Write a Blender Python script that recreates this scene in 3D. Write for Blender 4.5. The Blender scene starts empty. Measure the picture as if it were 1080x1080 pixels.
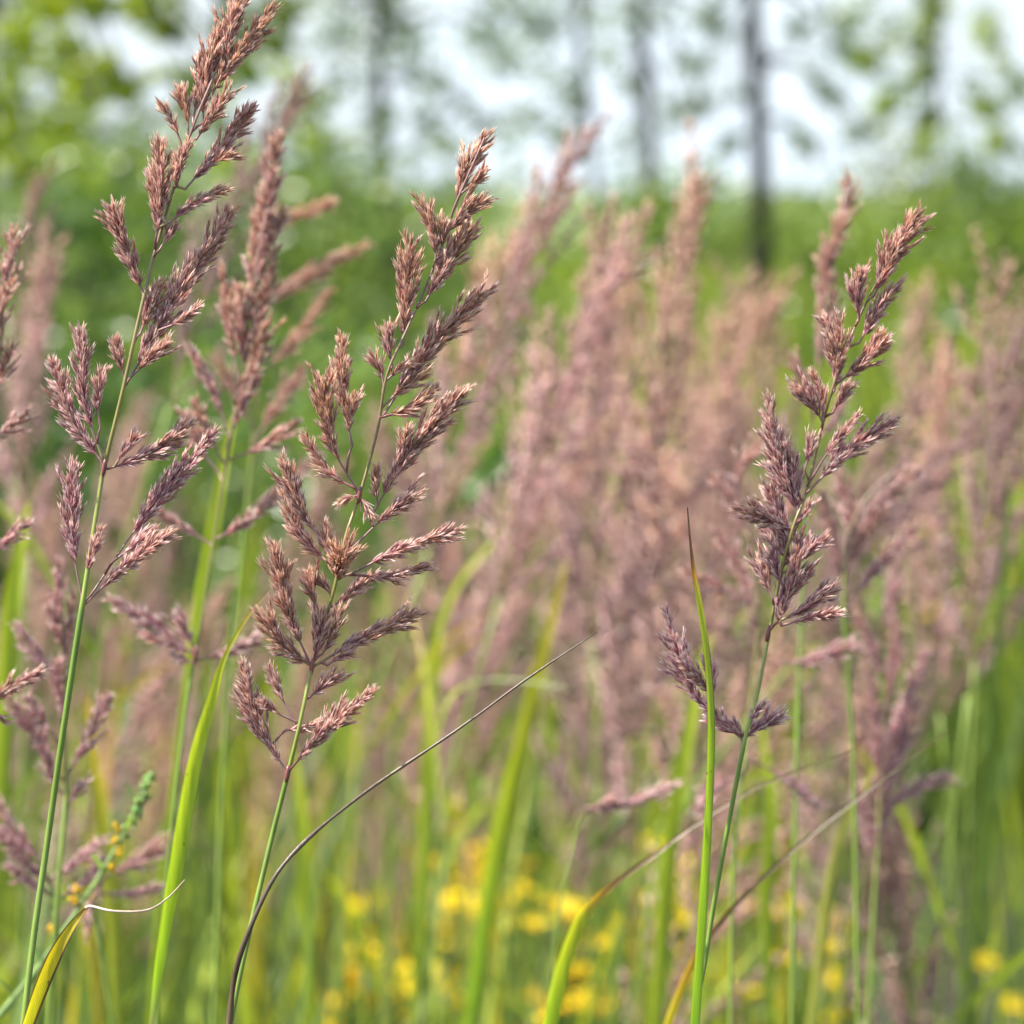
import bpy, math, random
from mathutils import Vector, Matrix, Quaternion, noise
R = random.Random(7)
sc = bpy.context.scene
COL = sc.collection
rad = math.radians

# ------------------------------------------------------------------ camera frame
CAM_Z = 1.25
PITCH = rad(4.39)
FWD = Vector((0, math.cos(PITCH), -math.sin(PITCH)))
UP = Vector((0, math.sin(PITCH), math.cos(PITCH)))
RIGHT = Vector((1, 0, 0))
CAM = Vector((0, 0, CAM_Z))
D0 = 1.46                      # focus distance
def P(px, py, d):              # a pixel of the 1080 photo at a depth -> a world point
    return CAM + d * (FWD + RIGHT * ((px - 540) / 540 * 0.12) + UP * ((540 - py) / 540 * 0.12))
def S(d):                      # metres per photo pixel at a depth
    return d * 0.24 / 1080

# ------------------------------------------------------------------ materials
def new_mat(name):
    m = bpy.data.materials.new(name); m.use_nodes = True
    nt = m.node_tree; nt.nodes.clear()
    return m, nt
def leafy(name, trans=0.4, rough=0.45, spec=0.4, noise_scale=60, noise_amt=0.35, tint=(1.15, 1.1, 0.6), stretch=(1, 1, 1), bump=0.0, objvar=0.0, veins=0.0):
    """vertex colour x procedural mottling; diffuse + translucent + a soft sheen"""
    m, nt = new_mat(name); N = nt.nodes; L = nt.links
    out = N.new('ShaderNodeOutputMaterial')
    at = N.new('ShaderNodeAttribute'); at.attribute_name = 'Col'
    tc = N.new('ShaderNodeTexCoord'); mp = N.new('ShaderNodeMapping'); mp.inputs['Scale'].default_value = stretch
    L.new(tc.outputs['Object'], mp.inputs['Vector'])
    nz = N.new('ShaderNodeTexNoise'); nz.inputs['Scale'].default_value = noise_scale; nz.inputs['Detail'].default_value = 4
    L.new(mp.outputs['Vector'], nz.inputs['Vector'])
    mr = N.new('ShaderNodeMapRange'); mr.inputs['From Min'].default_value = 0.3; mr.inputs['From Max'].default_value = 0.7
    mr.inputs['To Min'].default_value = 1 - noise_amt; mr.inputs['To Max'].default_value = 1 + noise_amt
    L.new(nz.outputs['Fac'], mr.inputs['Value'])
    mul = N.new('ShaderNodeVectorMath'); mul.operation = 'SCALE'
    L.new(at.outputs['Color'], mul.inputs[0]); L.new(mr.outputs['Result'], mul.inputs['Scale'])
    col = mul.outputs['Vector']
    if veins:
        sn = N.new('ShaderNodeMath'); sn.operation = 'MULTIPLY'; sn.inputs[1].default_value = 62.0
        s2 = N.new('ShaderNodeMath'); s2.operation = 'SINE'
        s3 = N.new('ShaderNodeMapRange'); s3.inputs['From Min'].default_value = -1; s3.inputs['To Min'].default_value = 1 - veins; s3.inputs['To Max'].default_value = 1 + veins
        L.new(at.outputs['Alpha'], sn.inputs[0]); L.new(sn.outputs[0], s2.inputs[0]); L.new(s2.outputs[0], s3.inputs['Value'])
        m3 = N.new('ShaderNodeVectorMath'); m3.operation = 'SCALE'; L.new(col, m3.inputs[0]); L.new(s3.outputs['Result'], m3.inputs['Scale']); col = m3.outputs['Vector']
        sp = N.new('ShaderNodeTexNoise'); sp.inputs['Scale'].default_value = 260; sp.inputs['Detail'].default_value = 2; L.new(tc.outputs['Object'], sp.inputs['Vector'])
        sr = N.new('ShaderNodeMapRange'); sr.inputs['From Min'].default_value = 0.70; sr.inputs['From Max'].default_value = 0.74; L.new(sp.outputs['Fac'], sr.inputs['Value'])
        sx = N.new('ShaderNodeMix'); sx.data_type = 'RGBA'; sx.inputs[7].default_value = (0.12, 0.06, 0.025, 1)
        L.new(sr.outputs['Result'], sx.inputs[0]); L.new(col, sx.inputs[6]); col = sx.outputs[2]
    if objvar:
        oi = N.new('ShaderNodeObjectInfo')
        mr2 = N.new('ShaderNodeMapRange'); mr2.inputs['To Min'].default_value = 1 - objvar; mr2.inputs['To Max'].default_value = 1 + objvar
        L.new(oi.outputs['Random'], mr2.inputs['Value'])
        mu2 = N.new('ShaderNodeVectorMath'); mu2.operation = 'SCALE'
        L.new(col, mu2.inputs[0]); L.new(mr2.outputs['Result'], mu2.inputs['Scale']); col = mu2.outputs['Vector']
    pb = N.new('ShaderNodeBsdfPrincipled'); pb.inputs['Roughness'].default_value = rough
    pb.inputs['Specular IOR Level'].default_value = spec
    L.new(col, pb.inputs['Base Color'])
    tm = N.new('ShaderNodeVectorMath'); tm.operation = 'MULTIPLY'; tm.inputs[1].default_value = tint
    L.new(col, tm.inputs[0])
    tr = N.new('ShaderNodeBsdfTranslucent'); L.new(tm.outputs['Vector'], tr.inputs['Color'])
    mx = N.new('ShaderNodeMixShader'); mx.inputs[0].default_value = trans
    L.new(pb.outputs[0], mx.inputs[1]); L.new(tr.outputs[0], mx.inputs[2]); L.new(mx.outputs[0], out.inputs['Surface'])
    if bump:
        bp = N.new('ShaderNodeBump'); bp.inputs['Strength'].default_value = bump; bp.inputs['Distance'].default_value = 0.001
        L.new(nz.outputs['Fac'], bp.inputs['Height']); L.new(bp.outputs[0], pb.inputs['Normal'])
    return m
M_SPIKE = leafy('spikelet_husk', trans=0.36, rough=0.45, spec=0.25, noise_scale=900, noise_amt=0.22, tint=(1.2, 0.98, 0.88))
M_SPIKE_FAR = leafy('spikelet_husk_plain', trans=0.38, rough=0.45, spec=0.25, noise_scale=300, noise_amt=0.3, tint=(1.2, 0.98, 0.88), objvar=0.28)
M_STEM = leafy('grass_stem', trans=0.12, rough=0.35, spec=0.5, noise_scale=500, noise_amt=0.16, stretch=(1, 1, 0.05), bump=0.3)
M_BLADE = leafy('grass_leaf', trans=0.5, rough=0.36, spec=0.5, noise_scale=450, noise_amt=0.18, stretch=(1, 1, 0.04), bump=0.3, veins=0.13)
M_MEADOW = leafy('meadow_grass', trans=0.45, rough=0.45, spec=0.35, noise_scale=3, noise_amt=0.25)
M_TREELEAF = leafy('tree_leaf', trans=0.55, rough=0.28, spec=0.6, noise_scale=2.5, noise_amt=0.3, objvar=0.12)
M_PETAL = leafy('yellow_petal', trans=0.35, rough=0.6, spec=0.2, noise_scale=80, noise_amt=0.15, tint=(1.1, 1.0, 0.5))
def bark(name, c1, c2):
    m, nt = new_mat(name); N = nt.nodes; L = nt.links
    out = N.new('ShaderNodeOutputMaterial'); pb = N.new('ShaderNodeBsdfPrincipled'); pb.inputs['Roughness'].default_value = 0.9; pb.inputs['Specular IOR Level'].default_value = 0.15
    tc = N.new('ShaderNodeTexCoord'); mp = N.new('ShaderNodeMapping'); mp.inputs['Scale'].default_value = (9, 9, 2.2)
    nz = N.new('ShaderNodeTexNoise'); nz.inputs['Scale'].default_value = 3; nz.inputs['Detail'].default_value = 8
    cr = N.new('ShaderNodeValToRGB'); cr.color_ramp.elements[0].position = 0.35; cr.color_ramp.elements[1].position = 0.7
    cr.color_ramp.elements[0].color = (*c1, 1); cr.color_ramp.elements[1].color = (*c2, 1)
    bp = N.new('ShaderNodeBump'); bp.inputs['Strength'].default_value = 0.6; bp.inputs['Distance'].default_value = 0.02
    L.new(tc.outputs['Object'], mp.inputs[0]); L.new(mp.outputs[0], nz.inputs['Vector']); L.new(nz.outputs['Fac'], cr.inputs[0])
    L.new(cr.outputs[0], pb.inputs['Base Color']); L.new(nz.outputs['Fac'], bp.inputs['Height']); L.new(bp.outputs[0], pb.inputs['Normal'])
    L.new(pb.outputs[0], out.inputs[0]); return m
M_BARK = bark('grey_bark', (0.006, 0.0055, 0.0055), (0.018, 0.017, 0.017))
M_TWIG = bark('brown_twig', (0.04, 0.032, 0.025), (0.10, 0.085, 0.065))
def ground_mat():
    m, nt = new_mat('meadow_soil'); N = nt.nodes; L = nt.links
    out = N.new('ShaderNodeOutputMaterial'); pb = N.new('ShaderNodeBsdfPrincipled'); pb.inputs['Roughness'].default_value = 0.95
    tc = N.new('ShaderNodeTexCoord')
    n1 = N.new('ShaderNodeTexNoise'); n1.inputs['Scale'].default_value = 0.22; n1.inputs['Detail'].default_value = 6
    n2 = N.new('ShaderNodeTexNoise'); n2.inputs['Scale'].default_value = 9; n2.inputs['Detail'].default_value = 6
    L.new(tc.outputs['Object'], n1.inputs['Vector']); L.new(tc.outputs['Object'], n2.inputs['Vector'])
    c1 = N.new('ShaderNodeValToRGB'); e = c1.color_ramp.elements
    e[0].position = 0.36; e[0].color = (0.075, 0.125, 0.022, 1); e[1].position = 0.66; e[1].color = (0.16, 0.2, 0.045, 1)
    c2 = N.new('ShaderNodeValToRGB'); e = c2.color_ramp.elements
    e[0].position = 0.3; e[0].color = (0.6, 0.6, 0.6, 1); e[1].position = 0.7; e[1].color = (1.2, 1.2, 1.2, 1)
    mu = N.new('ShaderNodeMix'); mu.data_type = 'RGBA'; mu.blend_type = 'MULTIPLY'; mu.inputs[0].default_value = 1
    L.new(n1.outputs['Fac'], c1.inputs[0]); L.new(n2.outputs['Fac'], c2.inputs[0])
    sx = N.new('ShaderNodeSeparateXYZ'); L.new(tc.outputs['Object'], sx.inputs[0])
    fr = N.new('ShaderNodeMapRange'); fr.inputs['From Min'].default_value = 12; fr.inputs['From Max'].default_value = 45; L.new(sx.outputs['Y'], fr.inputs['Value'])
    so = N.new('ShaderNodeMix'); so.data_type = 'RGBA'; so.inputs[6].default_value = (0.035, 0.04, 0.015, 1)   # soil colour darkened to stand for shade between the grasses, mown field beyond it
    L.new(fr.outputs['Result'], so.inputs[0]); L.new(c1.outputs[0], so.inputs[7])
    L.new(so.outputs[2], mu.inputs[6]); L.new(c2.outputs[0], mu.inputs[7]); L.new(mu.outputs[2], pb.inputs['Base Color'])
    L.new(pb.outputs[0], out.inputs[0]); return m
M_GROUND = ground_mat()

# ------------------------------------------------------------------ mesh builder and object helpers
class MB:
    def __init__(s): s.v = []; s.f = []; s.c = []
    def mesh(s, name, mat, origin=Vector((0, 0, 0)), smooth=True):
        me = bpy.data.meshes.new(name)
        o = origin
        me.from_pydata([(p[0] - o[0], p[1] - o[1], p[2] - o[2]) for p in s.v], [], s.f)
        ca = me.color_attributes.new('Col', 'FLOAT_COLOR', 'POINT')
        flat = []
        for c in s.c: flat += [c[0], c[1], c[2], c[3] if len(c) > 3 else 0.5]
        ca.data.foreach_set('color', flat)
        if smooth: me.polygons.foreach_set('use_smooth', [True] * len(me.polygons))
        me.materials.append(mat); me.update()
        return me
    def build(s, name, mat, parent=None, origin=Vector((0, 0, 0)), smooth=True):
        return link(name, s.mesh(name, mat, origin, smooth), parent)
    def tube(s, pts, radii, cols, n=6):
        k0 = len(s.v); m = len(pts); ref = Vector((0.13, 1, 0.21)).normalized()
        for i, p in enumerate(pts):
            t = (pts[min(i + 1, m - 1)] - pts[max(i - 1, 0)])
            t = t.normalized() if t.length > 1e-9 else Vector((0, 0, 1))
            a = t.cross(ref); a = a.normalized() if a.length > 1e-3 else t.orthogonal().normalized()
            b = t.cross(a)
            for j in range(n):
                an = 2 * math.pi * j / n
                s.v.append(p + (a * math.cos(an) + b * math.sin(an)) * radii[i]); s.c.append(cols[i])
        for i in range(m - 1):
            for j in range(n):
                q = k0 + i * n + j; r = k0 + i * n + (j + 1) % n
                s.f.append((q, r, r + n, q + n))
        s.f.append(tuple(k0 + (m - 1) * n + j for j in range(n)))
        s.f.append(tuple(k0 + j for j in reversed(range(n))))
    def strip(s, pts, widths, cols, side, fold=0.25, edge=None):
        """a grass leaf: a ribbon with a keel, seven verts across"""
        k0 = len(s.v); m = len(pts)
        for i, p in enumerate(pts):
            t = (pts[min(i + 1, m - 1)] - pts[max(i - 1, 0)]).normalized()
            sd = side[i] if isinstance(side, list) else side
            a = (sd - t * sd.dot(t)); a = a.normalized() if a.length > 1e-6 else t.orthogonal().normalized()
            nrm = a.cross(t)
            w = widths[i]; ce = cols[i] if edge is None else edge[i]
            cm = tuple(0.5 * x + 0.5 * y for x, y in zip(cols[i], ce)) if edge is None else cols[i]
            for u, c in ((-1, ce), (-0.84, ce), (-0.7, cm), (0, tuple(x * 1.12 for x in cols[i])), (0.7, cm), (0.84, ce), (1, ce)):
                s.v.append(p + a * (u * w * 0.5) + nrm * (abs(u) * w * fold)); s.c.append((c[0], c[1], c[2], 0.5 + 0.5 * u))
        for i in range(m - 1):
            for j in range(6):
                q = k0 + i * 7 + j
                s.f.append((q, q + 1, q + 8, q + 7))
def link(name, me, parent=None):
    o = bpy.data.objects.new(name, me); COL.objects.link(o)
    if parent is not None: o.parent = parent
    return o
def tag(o, label=None, cat=None, group=None, kind=None):
    if label: o['label'] = label
    if cat: o['category'] = cat
    if group: o['group'] = group
    if kind: o['kind'] = kind
    return o
def thing(name, loc, label, cat, group=None):
    o = link(name, None); o.location = loc; o.empty_display_size = 0.05
    return tag(o, label, cat, group)
def smooth_pts(pts, n):
    """Catmull-Rom through the points, n samples"""
    if len(pts) == 2:
        return [pts[0].lerp(pts[1], i / (n - 1)) for i in range(n)]
    q = [pts[0] * 2 - pts[1]] + list(pts) + [pts[-1] * 2 - pts[-2]]
    out = []; m = len(pts) - 1
    for i in range(n):
        x = i / (n - 1) * m; k = min(int(x), m - 1); t = x - k
        a, b, c, d = q[k], q[k + 1], q[k + 2], q[k + 3]
        out.append(0.5 * ((2 * b) + (c - a) * t + (2 * a - 5 * b + 4 * c - d) * t * t + (3 * b - a - 3 * c + d) * t ** 3))
    return out
def rise(foot, p0, p1, n):
    """smooth curve from the ground up into the line p0 -> p1"""
    h = max(0.05, p0.z - foot.z); t = (p1 - p0).normalized()
    c1 = foot + Vector((0, 0, h * 0.35)); c2 = p0 - t * (h * 0.35)
    return [foot * (1 - u) ** 3 + c1 * 3 * u * (1 - u) ** 2 + c2 * 3 * u * u * (1 - u) + p0 * u ** 3 for u in [i / n for i in range(n)]]
def lerp(a, b, t): return a + (b - a) * t
def mixc(a, b, t): return tuple(x + (y - x) * t for x, y in zip(a, b))
def ramp(stops, t):
    for (t0, c0), (t1, c1) in zip(stops, stops[1:]):
        if t <= t1: return mixc(c0, c1, max(0, (t - t0) / max(1e-6, t1 - t0)))
    return stops[-1][1]
def rvec(r=R):
    while True:
        v = Vector((r.uniform(-1, 1), r.uniform(-1, 1), r.uniform(-1, 1)))
        if 0.05 < v.length < 1: return v.normalized()

# ------------------------------------------------------------------ spikelets
PURPLE = (0.265, 0.045, 0.105); BROWN = (0.310, 0.088, 0.042); STRAW = (0.82, 0.60, 0.42); PALE = (0.90, 0.83, 0.76); MAUVE = (0.62, 0.31, 0.38); SILVER = (0.92, 0.74, 0.78)
def spikelet(mb, p, d, L, warm, r, fine=True):
    """one husk: two boat-shaped glumes that part at the tip, pale at the edges, and a pale bristle between them"""
    d = d.normalized(); a = d.cross(rvec(r)); a = a.normalized() if a.length > 1e-3 else d.orthogonal().normalized(); b = d.cross(a)
    base = mixc(PURPLE, BROWN, min(1, max(0, warm + r.uniform(-0.35, 0.35))))
    k = r.uniform(0.5, 1.25); base = tuple(x * k for x in base)
    tip = mixc(mixc(SILVER, STRAW, min(1, max(0, warm + 0.15))), PALE, r.random() * lerp(0.9, 0.45, min(1, max(0, warm))))
    edge = mixc(base, mixc(MAUVE, STRAW, min(1, max(0, warm))), r.uniform(0.2, 0.85) + max(0, 0.25 - warm) * 0.5)
    if fine:
        w = L * r.uniform(0.07, 0.112); op = r.uniform(0.03, 0.13)
        secs = ((0.0, 0.25, 0.0), (0.22, 0.95, 0.1), (0.5, 0.85, 0.45), (0.78, 0.42, 0.8))
        for sgn in (1, -1):
            k0 = len(mb.v); ln = L * (1.0 if sgn > 0 else r.uniform(0.8, 0.97))
            for (t, ww, tt) in secs:
                off = b * sgn * (0.035 * L + op * L * t * t); c = p + d * (ln * t) + off
                cc = mixc(base, tip, min(1, max(0, tt - 0.33) * (1.15 + max(0, 0.4 - warm)))); ce = mixc(edge, tip, min(1, tt * 1.1))
                mb.v += [c + a * (w * ww), c + b * sgn * (w * ww * 0.75), c - a * (w * ww)]; mb.c += [ce, cc, ce]
            mb.v.append(p + d * ln + b * sgn * (0.035 * L + op * L)); mb.c.append(tip)
            for i in range(3):
                q = k0 + 3 * i
                mb.f += [(q, q + 1, q + 4, q + 3), (q + 1, q + 2, q + 5, q + 4)]
            q = k0 + 9; mb.f += [(q, q + 1, q + 3), (q + 1, q + 2, q + 3)]
        if r.random() < 0.8:
            k0 = len(mb.v); e = d + rvec(r) * 0.22; ww = L * 0.032
            mb.v += [p + d * L * 0.2 - a * ww, p + d * L * 0.2 + a * ww, p + e * L * r.uniform(0.85, 1.12)]
            mb.c += [edge, edge, PALE]; mb.f.append((k0, k0 + 1, k0 + 2))
    else:
        k0 = len(mb.v); w = L * 0.13
        mb.v += [p, p + d * L * 0.4 + a * w, p + d * L * 0.4 + b * w, p + d * L * 0.4 - a * w, p + d * L * 0.4 - b * w, p + d * L]
        base = tuple(x * k for x in mixc((0.355, 0.156, 0.168), (0.38, 0.180, 0.132), min(1, max(0, warm + r.uniform(-.3, .3)))))
        e2 = mixc(base, mixc(edge, tip, 0.35), 0.7)
        mb.c += [base, e2, base, e2, base, mixc(base, tip, 0.95)]  # husk tips and edges are pale anyway, whitened further as painted glints
        for i in range(4):
            j = (i + 1) % 4
            mb.f += [(k0, k0 + 1 + i, k0 + 1 + j), (k0 + 5, k0 + 1 + j, k0 + 1 + i)]
def cluster(mb, pts, t0, Rmax, r, fine=True, L=0.0056, warm=0.6, dens=1.0):
    """a dense spike of husks along the polyline pts from t0 to 1: short ascending twigs, each with a few husks"""
    n = len(pts) - 1
    length = sum((pts[i + 1] - pts[i]).length for i in range(n)) * (1 - t0)
    step = (0.0008 if fine else 0.0021) / dens
    k = max(3, int(length / step)); az = r.random() * 6.28; lump = r.random() * 10
    for i in range(k):
        u = (i + r.random() * 0.8) / k
        t = t0 + (1 - t0) * u; x = t * n; q = min(int(x), n - 1)
        c = pts[q].lerp(pts[q + 1], x - q); ax = (pts[q + 1] - pts[q]).normalized()
        prof = min(1, 0.45 + u * 2.6) * (1 - 0.62 * max(0, (u - 0.35) / 0.65) ** 1.3)
        prof *= 0.82 + 0.42 * noise.noise(Vector((lump + length * u * 75, lump, 0)))
        RR = (1.9 if fine else 1.4) * Rmax * max(0.25, prof)
        az += 2.399 + r.uniform(-0.4, 0.4)
        o1 = ax.orthogonal().normalized(); o2 = ax.cross(o1); rd = o1 * math.cos(az) + o2 * math.sin(az)
        ang = r.uniform(0.30, 0.58)
        tdir = (ax * math.cos(ang) + rd * math.sin(ang)).normalized()
        reach = max(0.0, RR / math.sin(ang) - L * 0.85)
        reach = min(reach, 0.0125) * r.uniform(0.25, 1.1)
        tw = min(1, max(0, warm + 0.35 * (u - 0.45) + r.uniform(-0.2, 0.2)))
        m = max(1, int(reach / (0.0016 if fine else 0.0028)) + 1)
        for j in range(m):
            s = reach * (j + 0.6 * r.random()) / m
            dd = tdir + rd * r.uniform(-0.1, 0.2) + rvec(r) * 0.22 + ax * 0.12
            spikelet(mb, c + tdir * s, dd, L * r.uniform(0.82, 1.15) * (0.85 + 0.15 * prof), tw, r, fine)
    ax = (pts[-1] - pts[-2]).normalized()
    for j in range(4 if fine else 2):
        spikelet(mb, pts[-1] - ax * L * r.uniform(0.5, 1.0), ax + rvec(r) * 0.3, L, warm + 0.2, r, fine)

GREEN_STEM = (0.135, 0.235, 0.035); GREEN_LIGHT = (0.24, 0.33, 0.06); RED_NODE = (0.22, 0.075, 0.07); PURPLE_STEM = (0.26, 0.14, 0.15); OLIVE = (0.26, 0.22, 0.075)

def traced_plume(label, axis, d, branches, nodes=(), seed=1, fine=True, stem_w=(9, 2.2), lean=(0, 0), dz=0.28, group=None, warm=0.55, name='grass_stalk', L=0.0047, parts=True, dens=1.0):
    """a flowering grass traced from the photo: axis pixels from bottom to top, each branch (base x, y, tip x, y, cluster start, width px [, bend])"""
    r = random.Random(seed); s = S(d)
    ax_pts = [P(x, y, d + 0.003 * math.sin(i * 1.7 + seed)) for i, (x, y) in enumerate(axis)]
    base = ax_pts[0]; foot = Vector((base.x + lean[0], base.y + lean[1], 0.0))
    th = thing(name, foot, label, 'grass', group)
    allp = rise(foot, ax_pts[0], ax_pts[1], 14) + smooth_pts(ax_pts, 12 + 5 * len(axis))
    lowest = max(b[1] for b in branches) if branches else axis[-1][1]
    zlow = P(540, lowest, d).z; ztop = ax_pts[-1].z
    rads = []; cols = []
    for p in allp:
        u = min(1, max(0, (p.z - zlow) / max(1e-4, ztop - zlow)))
        w = lerp(stem_w[0], stem_w[0] * 0.62, min(1, max(0, p.z / zlow))) if u <= 0 else lerp(stem_w[0] * 0.55, stem_w[1], u ** 0.7)
        rads.append(w * s * 0.5)
        c = mixc(GREEN_STEM, GREEN_LIGHT, min(1, max(0, 0.3 + 0.5 * math.sin(p.z * 9)))) if u <= 0 else ramp([(0, GREEN_LIGHT), (0.35, OLIVE), (1, PURPLE_STEM)], u)
        for (nx, ny) in nodes:
            q = P(nx, ny, d); dd = (p - q).length
            if dd < 9 * s: c = mixc(RED_NODE, c, dd / (9 * s))
        cols.append(c)
    mb = MB(); mb.tube(allp, rads, cols, 8 if fine else 6); mb.build('stem', M_STEM, th, foot)
    for (nx, ny) in nodes:
        n = MB(); q = P(nx, ny, d); up = Vector((0.15, 0, 1)).normalized()
        n.tube([q - up * 9 * s, q - up * 4 * s, q, q + up * 4 * s, q + up * 9 * s], [1.6 * s, 2.5 * s, 2.75 * s, 2.4 * s, 1.4 * s], [RED_NODE] * 5, 8)
        n.build('stem_node', M_STEM, th, foot)
    whole = MB(); wst = MB(); joints = smooth_pts(ax_pts, 120)
    for bi, b in enumerate(branches):
        x0, y0, x1, y1, t0, w = b[:6]; bend = b[6] if len(b) > 6 else r.uniform(-0.05, 0.10)
        ln = math.hypot(x1 - x0, y1 - y0); off = (b[7] if len(b) > 7 else r.uniform(-dz, dz)) * ln * s
        A = P(x0, y0, d); B = P(x1, y1, d + off)
        # nearest axis point in depth for the base
        mid = A.lerp(B, 0.5); perp = (B - A).cross(FWD).normalized()
        sg = 1 if x1 > x0 else -1
        mid = mid + perp * (bend * ln * s * sg) + UP * (-0.03 * ln * s)
        near = min(joints, key=lambda q: (q - A).length); gap = (near - A).length
        if gap > 2.5 * s:
            low_ = A - (B - A).normalized() * gap * 0.6 - UP * gap * 0.5
            near = min(joints, key=lambda q: (q - low_).length)
            bp_ = smooth_pts([near, A.lerp(near, 0.35) + (A - near).cross(FWD) * 0.06, A], 5)
            pts = bp_[:-1] + smooth_pts([A, mid, B], 12); lead = len(bp_) - 1
        else:
            pts = smooth_pts([near, mid, B], 12); lead = 0
        nb_ = len(pts)
        g = mb2 = MB() if parts else wst
        mb2.tube(pts, [lerp(1.6, 0.6, i / (nb_ - 1)) * s for i in range(nb_)], [ramp([(0, RED_NODE if bi % 3 else OLIVE), (0.4, PURPLE_STEM), (1, PURPLE_STEM)], i / (nb_ - 1)) for i in range(nb_)], 5)
        joints = joints + pts[lead:]; pts = pts[lead:]
        tgt = MB() if parts else whole
        uw = min(1, max(0, (lowest - y0) / max(1, lowest - axis[-1][1])))
        cluster(tgt, pts, t0, w * 0.5 * s, r, fine, L, warm - 0.28 + 0.5 * uw + r.uniform(-0.15, 0.15) + (0.2 if w > 45 else 0), (2.8 if w > 45 else dens))
        if parts:
            bo = mb2.build('side_branch', M_STEM, th, foot)
            tgt.build('husk_cluster', M_SPIKE if fine else M_SPIKE_FAR, bo, foot)
    if not parts:
        wst.build('side_branches', M_STEM, th, foot)
        whole.build('seed_head', M_SPIKE if fine else M_SPIKE_FAR, th, foot)
    return th

# ------------------------------------------------------------------ the three plumes in focus
h1 = [(225, 95, 287, 10, 0.15, 22), (238, 62, 256, -6, 0.0, 34), (214, 130, 229, 36, 0.1, 30), (222, 104, 271, 37, 0.12, 26),
      (205, 120, 221, 62, 0.05, 22), (207, 147, 241, 100, 0.1, 22), (199, 142, 190, 95, 0.25, 18), (190, 148, 171, 112, 0.15, 17),
      (187, 197, 199, 152, 0.05, 18), (195, 200, 267, 114, 0.12, 25), (215, 178, 248, 163, 0.3, 13), (165, 250, 168, 152, 0.04, 31),
      (178, 235, 237, 201, 0.12, 18), (168, 264, 184, 238, 0.25, 13), (152, 312, 120, 222, 0.10, 28), (133, 406, 242, 228, 0.12, 33, 0.03),
      (138, 398, 177, 360, 0.2, 20), (131, 396, 122, 362, 0.1, 20), (168, 348, 207, 325, 0.3, 12), (148, 352, 163, 306, 0.1, 24),
      (111, 492, 56, 383, 0.12, 25, -0.06), (110, 490, 86, 349, 0.30, 23, -0.06), (106, 452, 107, 392, 0.3, 15), (113, 495, 199, 448, 0.10, 22),
      (124, 487, 141, 462, 0.1, 15), (87, 635, 77, 493, 0.30, 26, -0.04), (87, 634, 106, 560, 0.45, 14), (89, 638, 225, 457, 0.42, 23, 0.04),
      (122, 590, 163, 559, 0.15, 12), (91, 636, 178, 563, 0.22, 20, 0.05)]
traced_plume('tallest sharp purple-brown grass plume at the left, its tip cut by the photo top',
    [(24, 1085), (36, 985), (51, 880), (69, 755), (87, 637), (105, 520), (110, 493), (130, 410), (149, 325), (165, 260), (186, 190), (205, 130), (228, 75), (244, 40), (258, 6)],
    1.46, h1, [(87, 637), (110, 493)], seed=11, dens=1.8, stem_w=(10.5, 2.4), lean=(-0.16, 0.02), warm=0.55)
h2 = [(481, 218, 513, 144, 0.1, 23), (488, 203, 510, 182, 0.15, 18), (470, 248, 509, 212, 0.1, 24), (460, 273, 446, 219, 0.1, 28),
      (449, 318, 494, 243, 0.06, 31), (466, 270, 467, 236, 0.3, 12), (425, 364, 433, 262, 0.08, 34), (414, 387, 410, 346, 0.2, 20),
      (405, 408, 394, 380, 0.3, 16), (409, 400, 433, 383, 0.1, 14), (403, 440, 505, 311, 0.2, 32, 0.05), (402, 442, 457, 412, 0.15, 18),
      (408, 425, 436, 398, 0.15, 20), (376, 516, 340, 404, 0.32, 27, -0.08), (372, 470, 361, 359, 0.35, 20, -0.05), (370, 466, 374, 422, 0.25, 16),
      (377, 518, 324, 465, 0.2, 19, -0.08), (379, 522, 360, 529, 0.1, 13), (380, 524, 393, 544, 0.1, 12), (372, 578, 442, 520, 0.40, 17, 0.06),
      (390, 548, 492, 411, 0.18, 29, 0.07), (398, 532, 397, 494, 0.15, 13), (424, 486, 430, 451, 0.2, 15), (350, 584, 298, 485, 0.30, 22, -0.05),
      (346, 594, 305, 540, 0.1, 25, -0.06), (349, 592, 343, 560, 0.1, 20), (355, 612, 361, 588, 0.05, 46, 0, -1.1), (368, 606, 482, 560, 0.22, 20, 0.06),
      (368, 608, 450, 598, 0.2, 19, -0.03), (350, 640, 387, 609, 0.1, 22), (333, 645, 325, 604, 0.15, 20), (350, 628, 336, 613, 0.1, 16),
      (328, 702, 290, 578, 0.22, 26, -0.04), (327, 702, 284, 655, 0.05, 28, -0.08), (331, 698, 337, 648, 0.05, 22), (340, 690, 358, 648, 0.1, 22),
      (330, 703, 439, 647, 0.22, 24, 0.05), (326, 736, 360, 711, 0.1, 18), (345, 702, 370, 690, 0.2, 15), (303, 815, 255, 700, 0.12, 23, -0.05),
      (304, 817, 392, 730, 0.14, 24, 0.07), (317, 770, 284, 704, 0.50, 16, -0.02), (314, 762, 276, 738, 0.45, 12), (302, 770, 333, 763, 0.05, 12)]
traced_plume('sharp open grass plume left of centre, its stem crossed by the dry brown leaf',
    [(242, 1085), (257, 1010), (285, 890), (304, 815), (316, 765), (329, 703), (341, 660), (352, 623), (365, 565), (380, 520), (398, 454), (408, 396), (428, 350), (450, 300), (472, 243), (481, 214), (511, 146)],
    1.46, h2, [(303, 816), (329, 703), (379, 522)], seed=23, dens=1.9, stem_w=(8.5, 2.2), lean=(-0.14, 0.03), warm=0.68)
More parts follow.
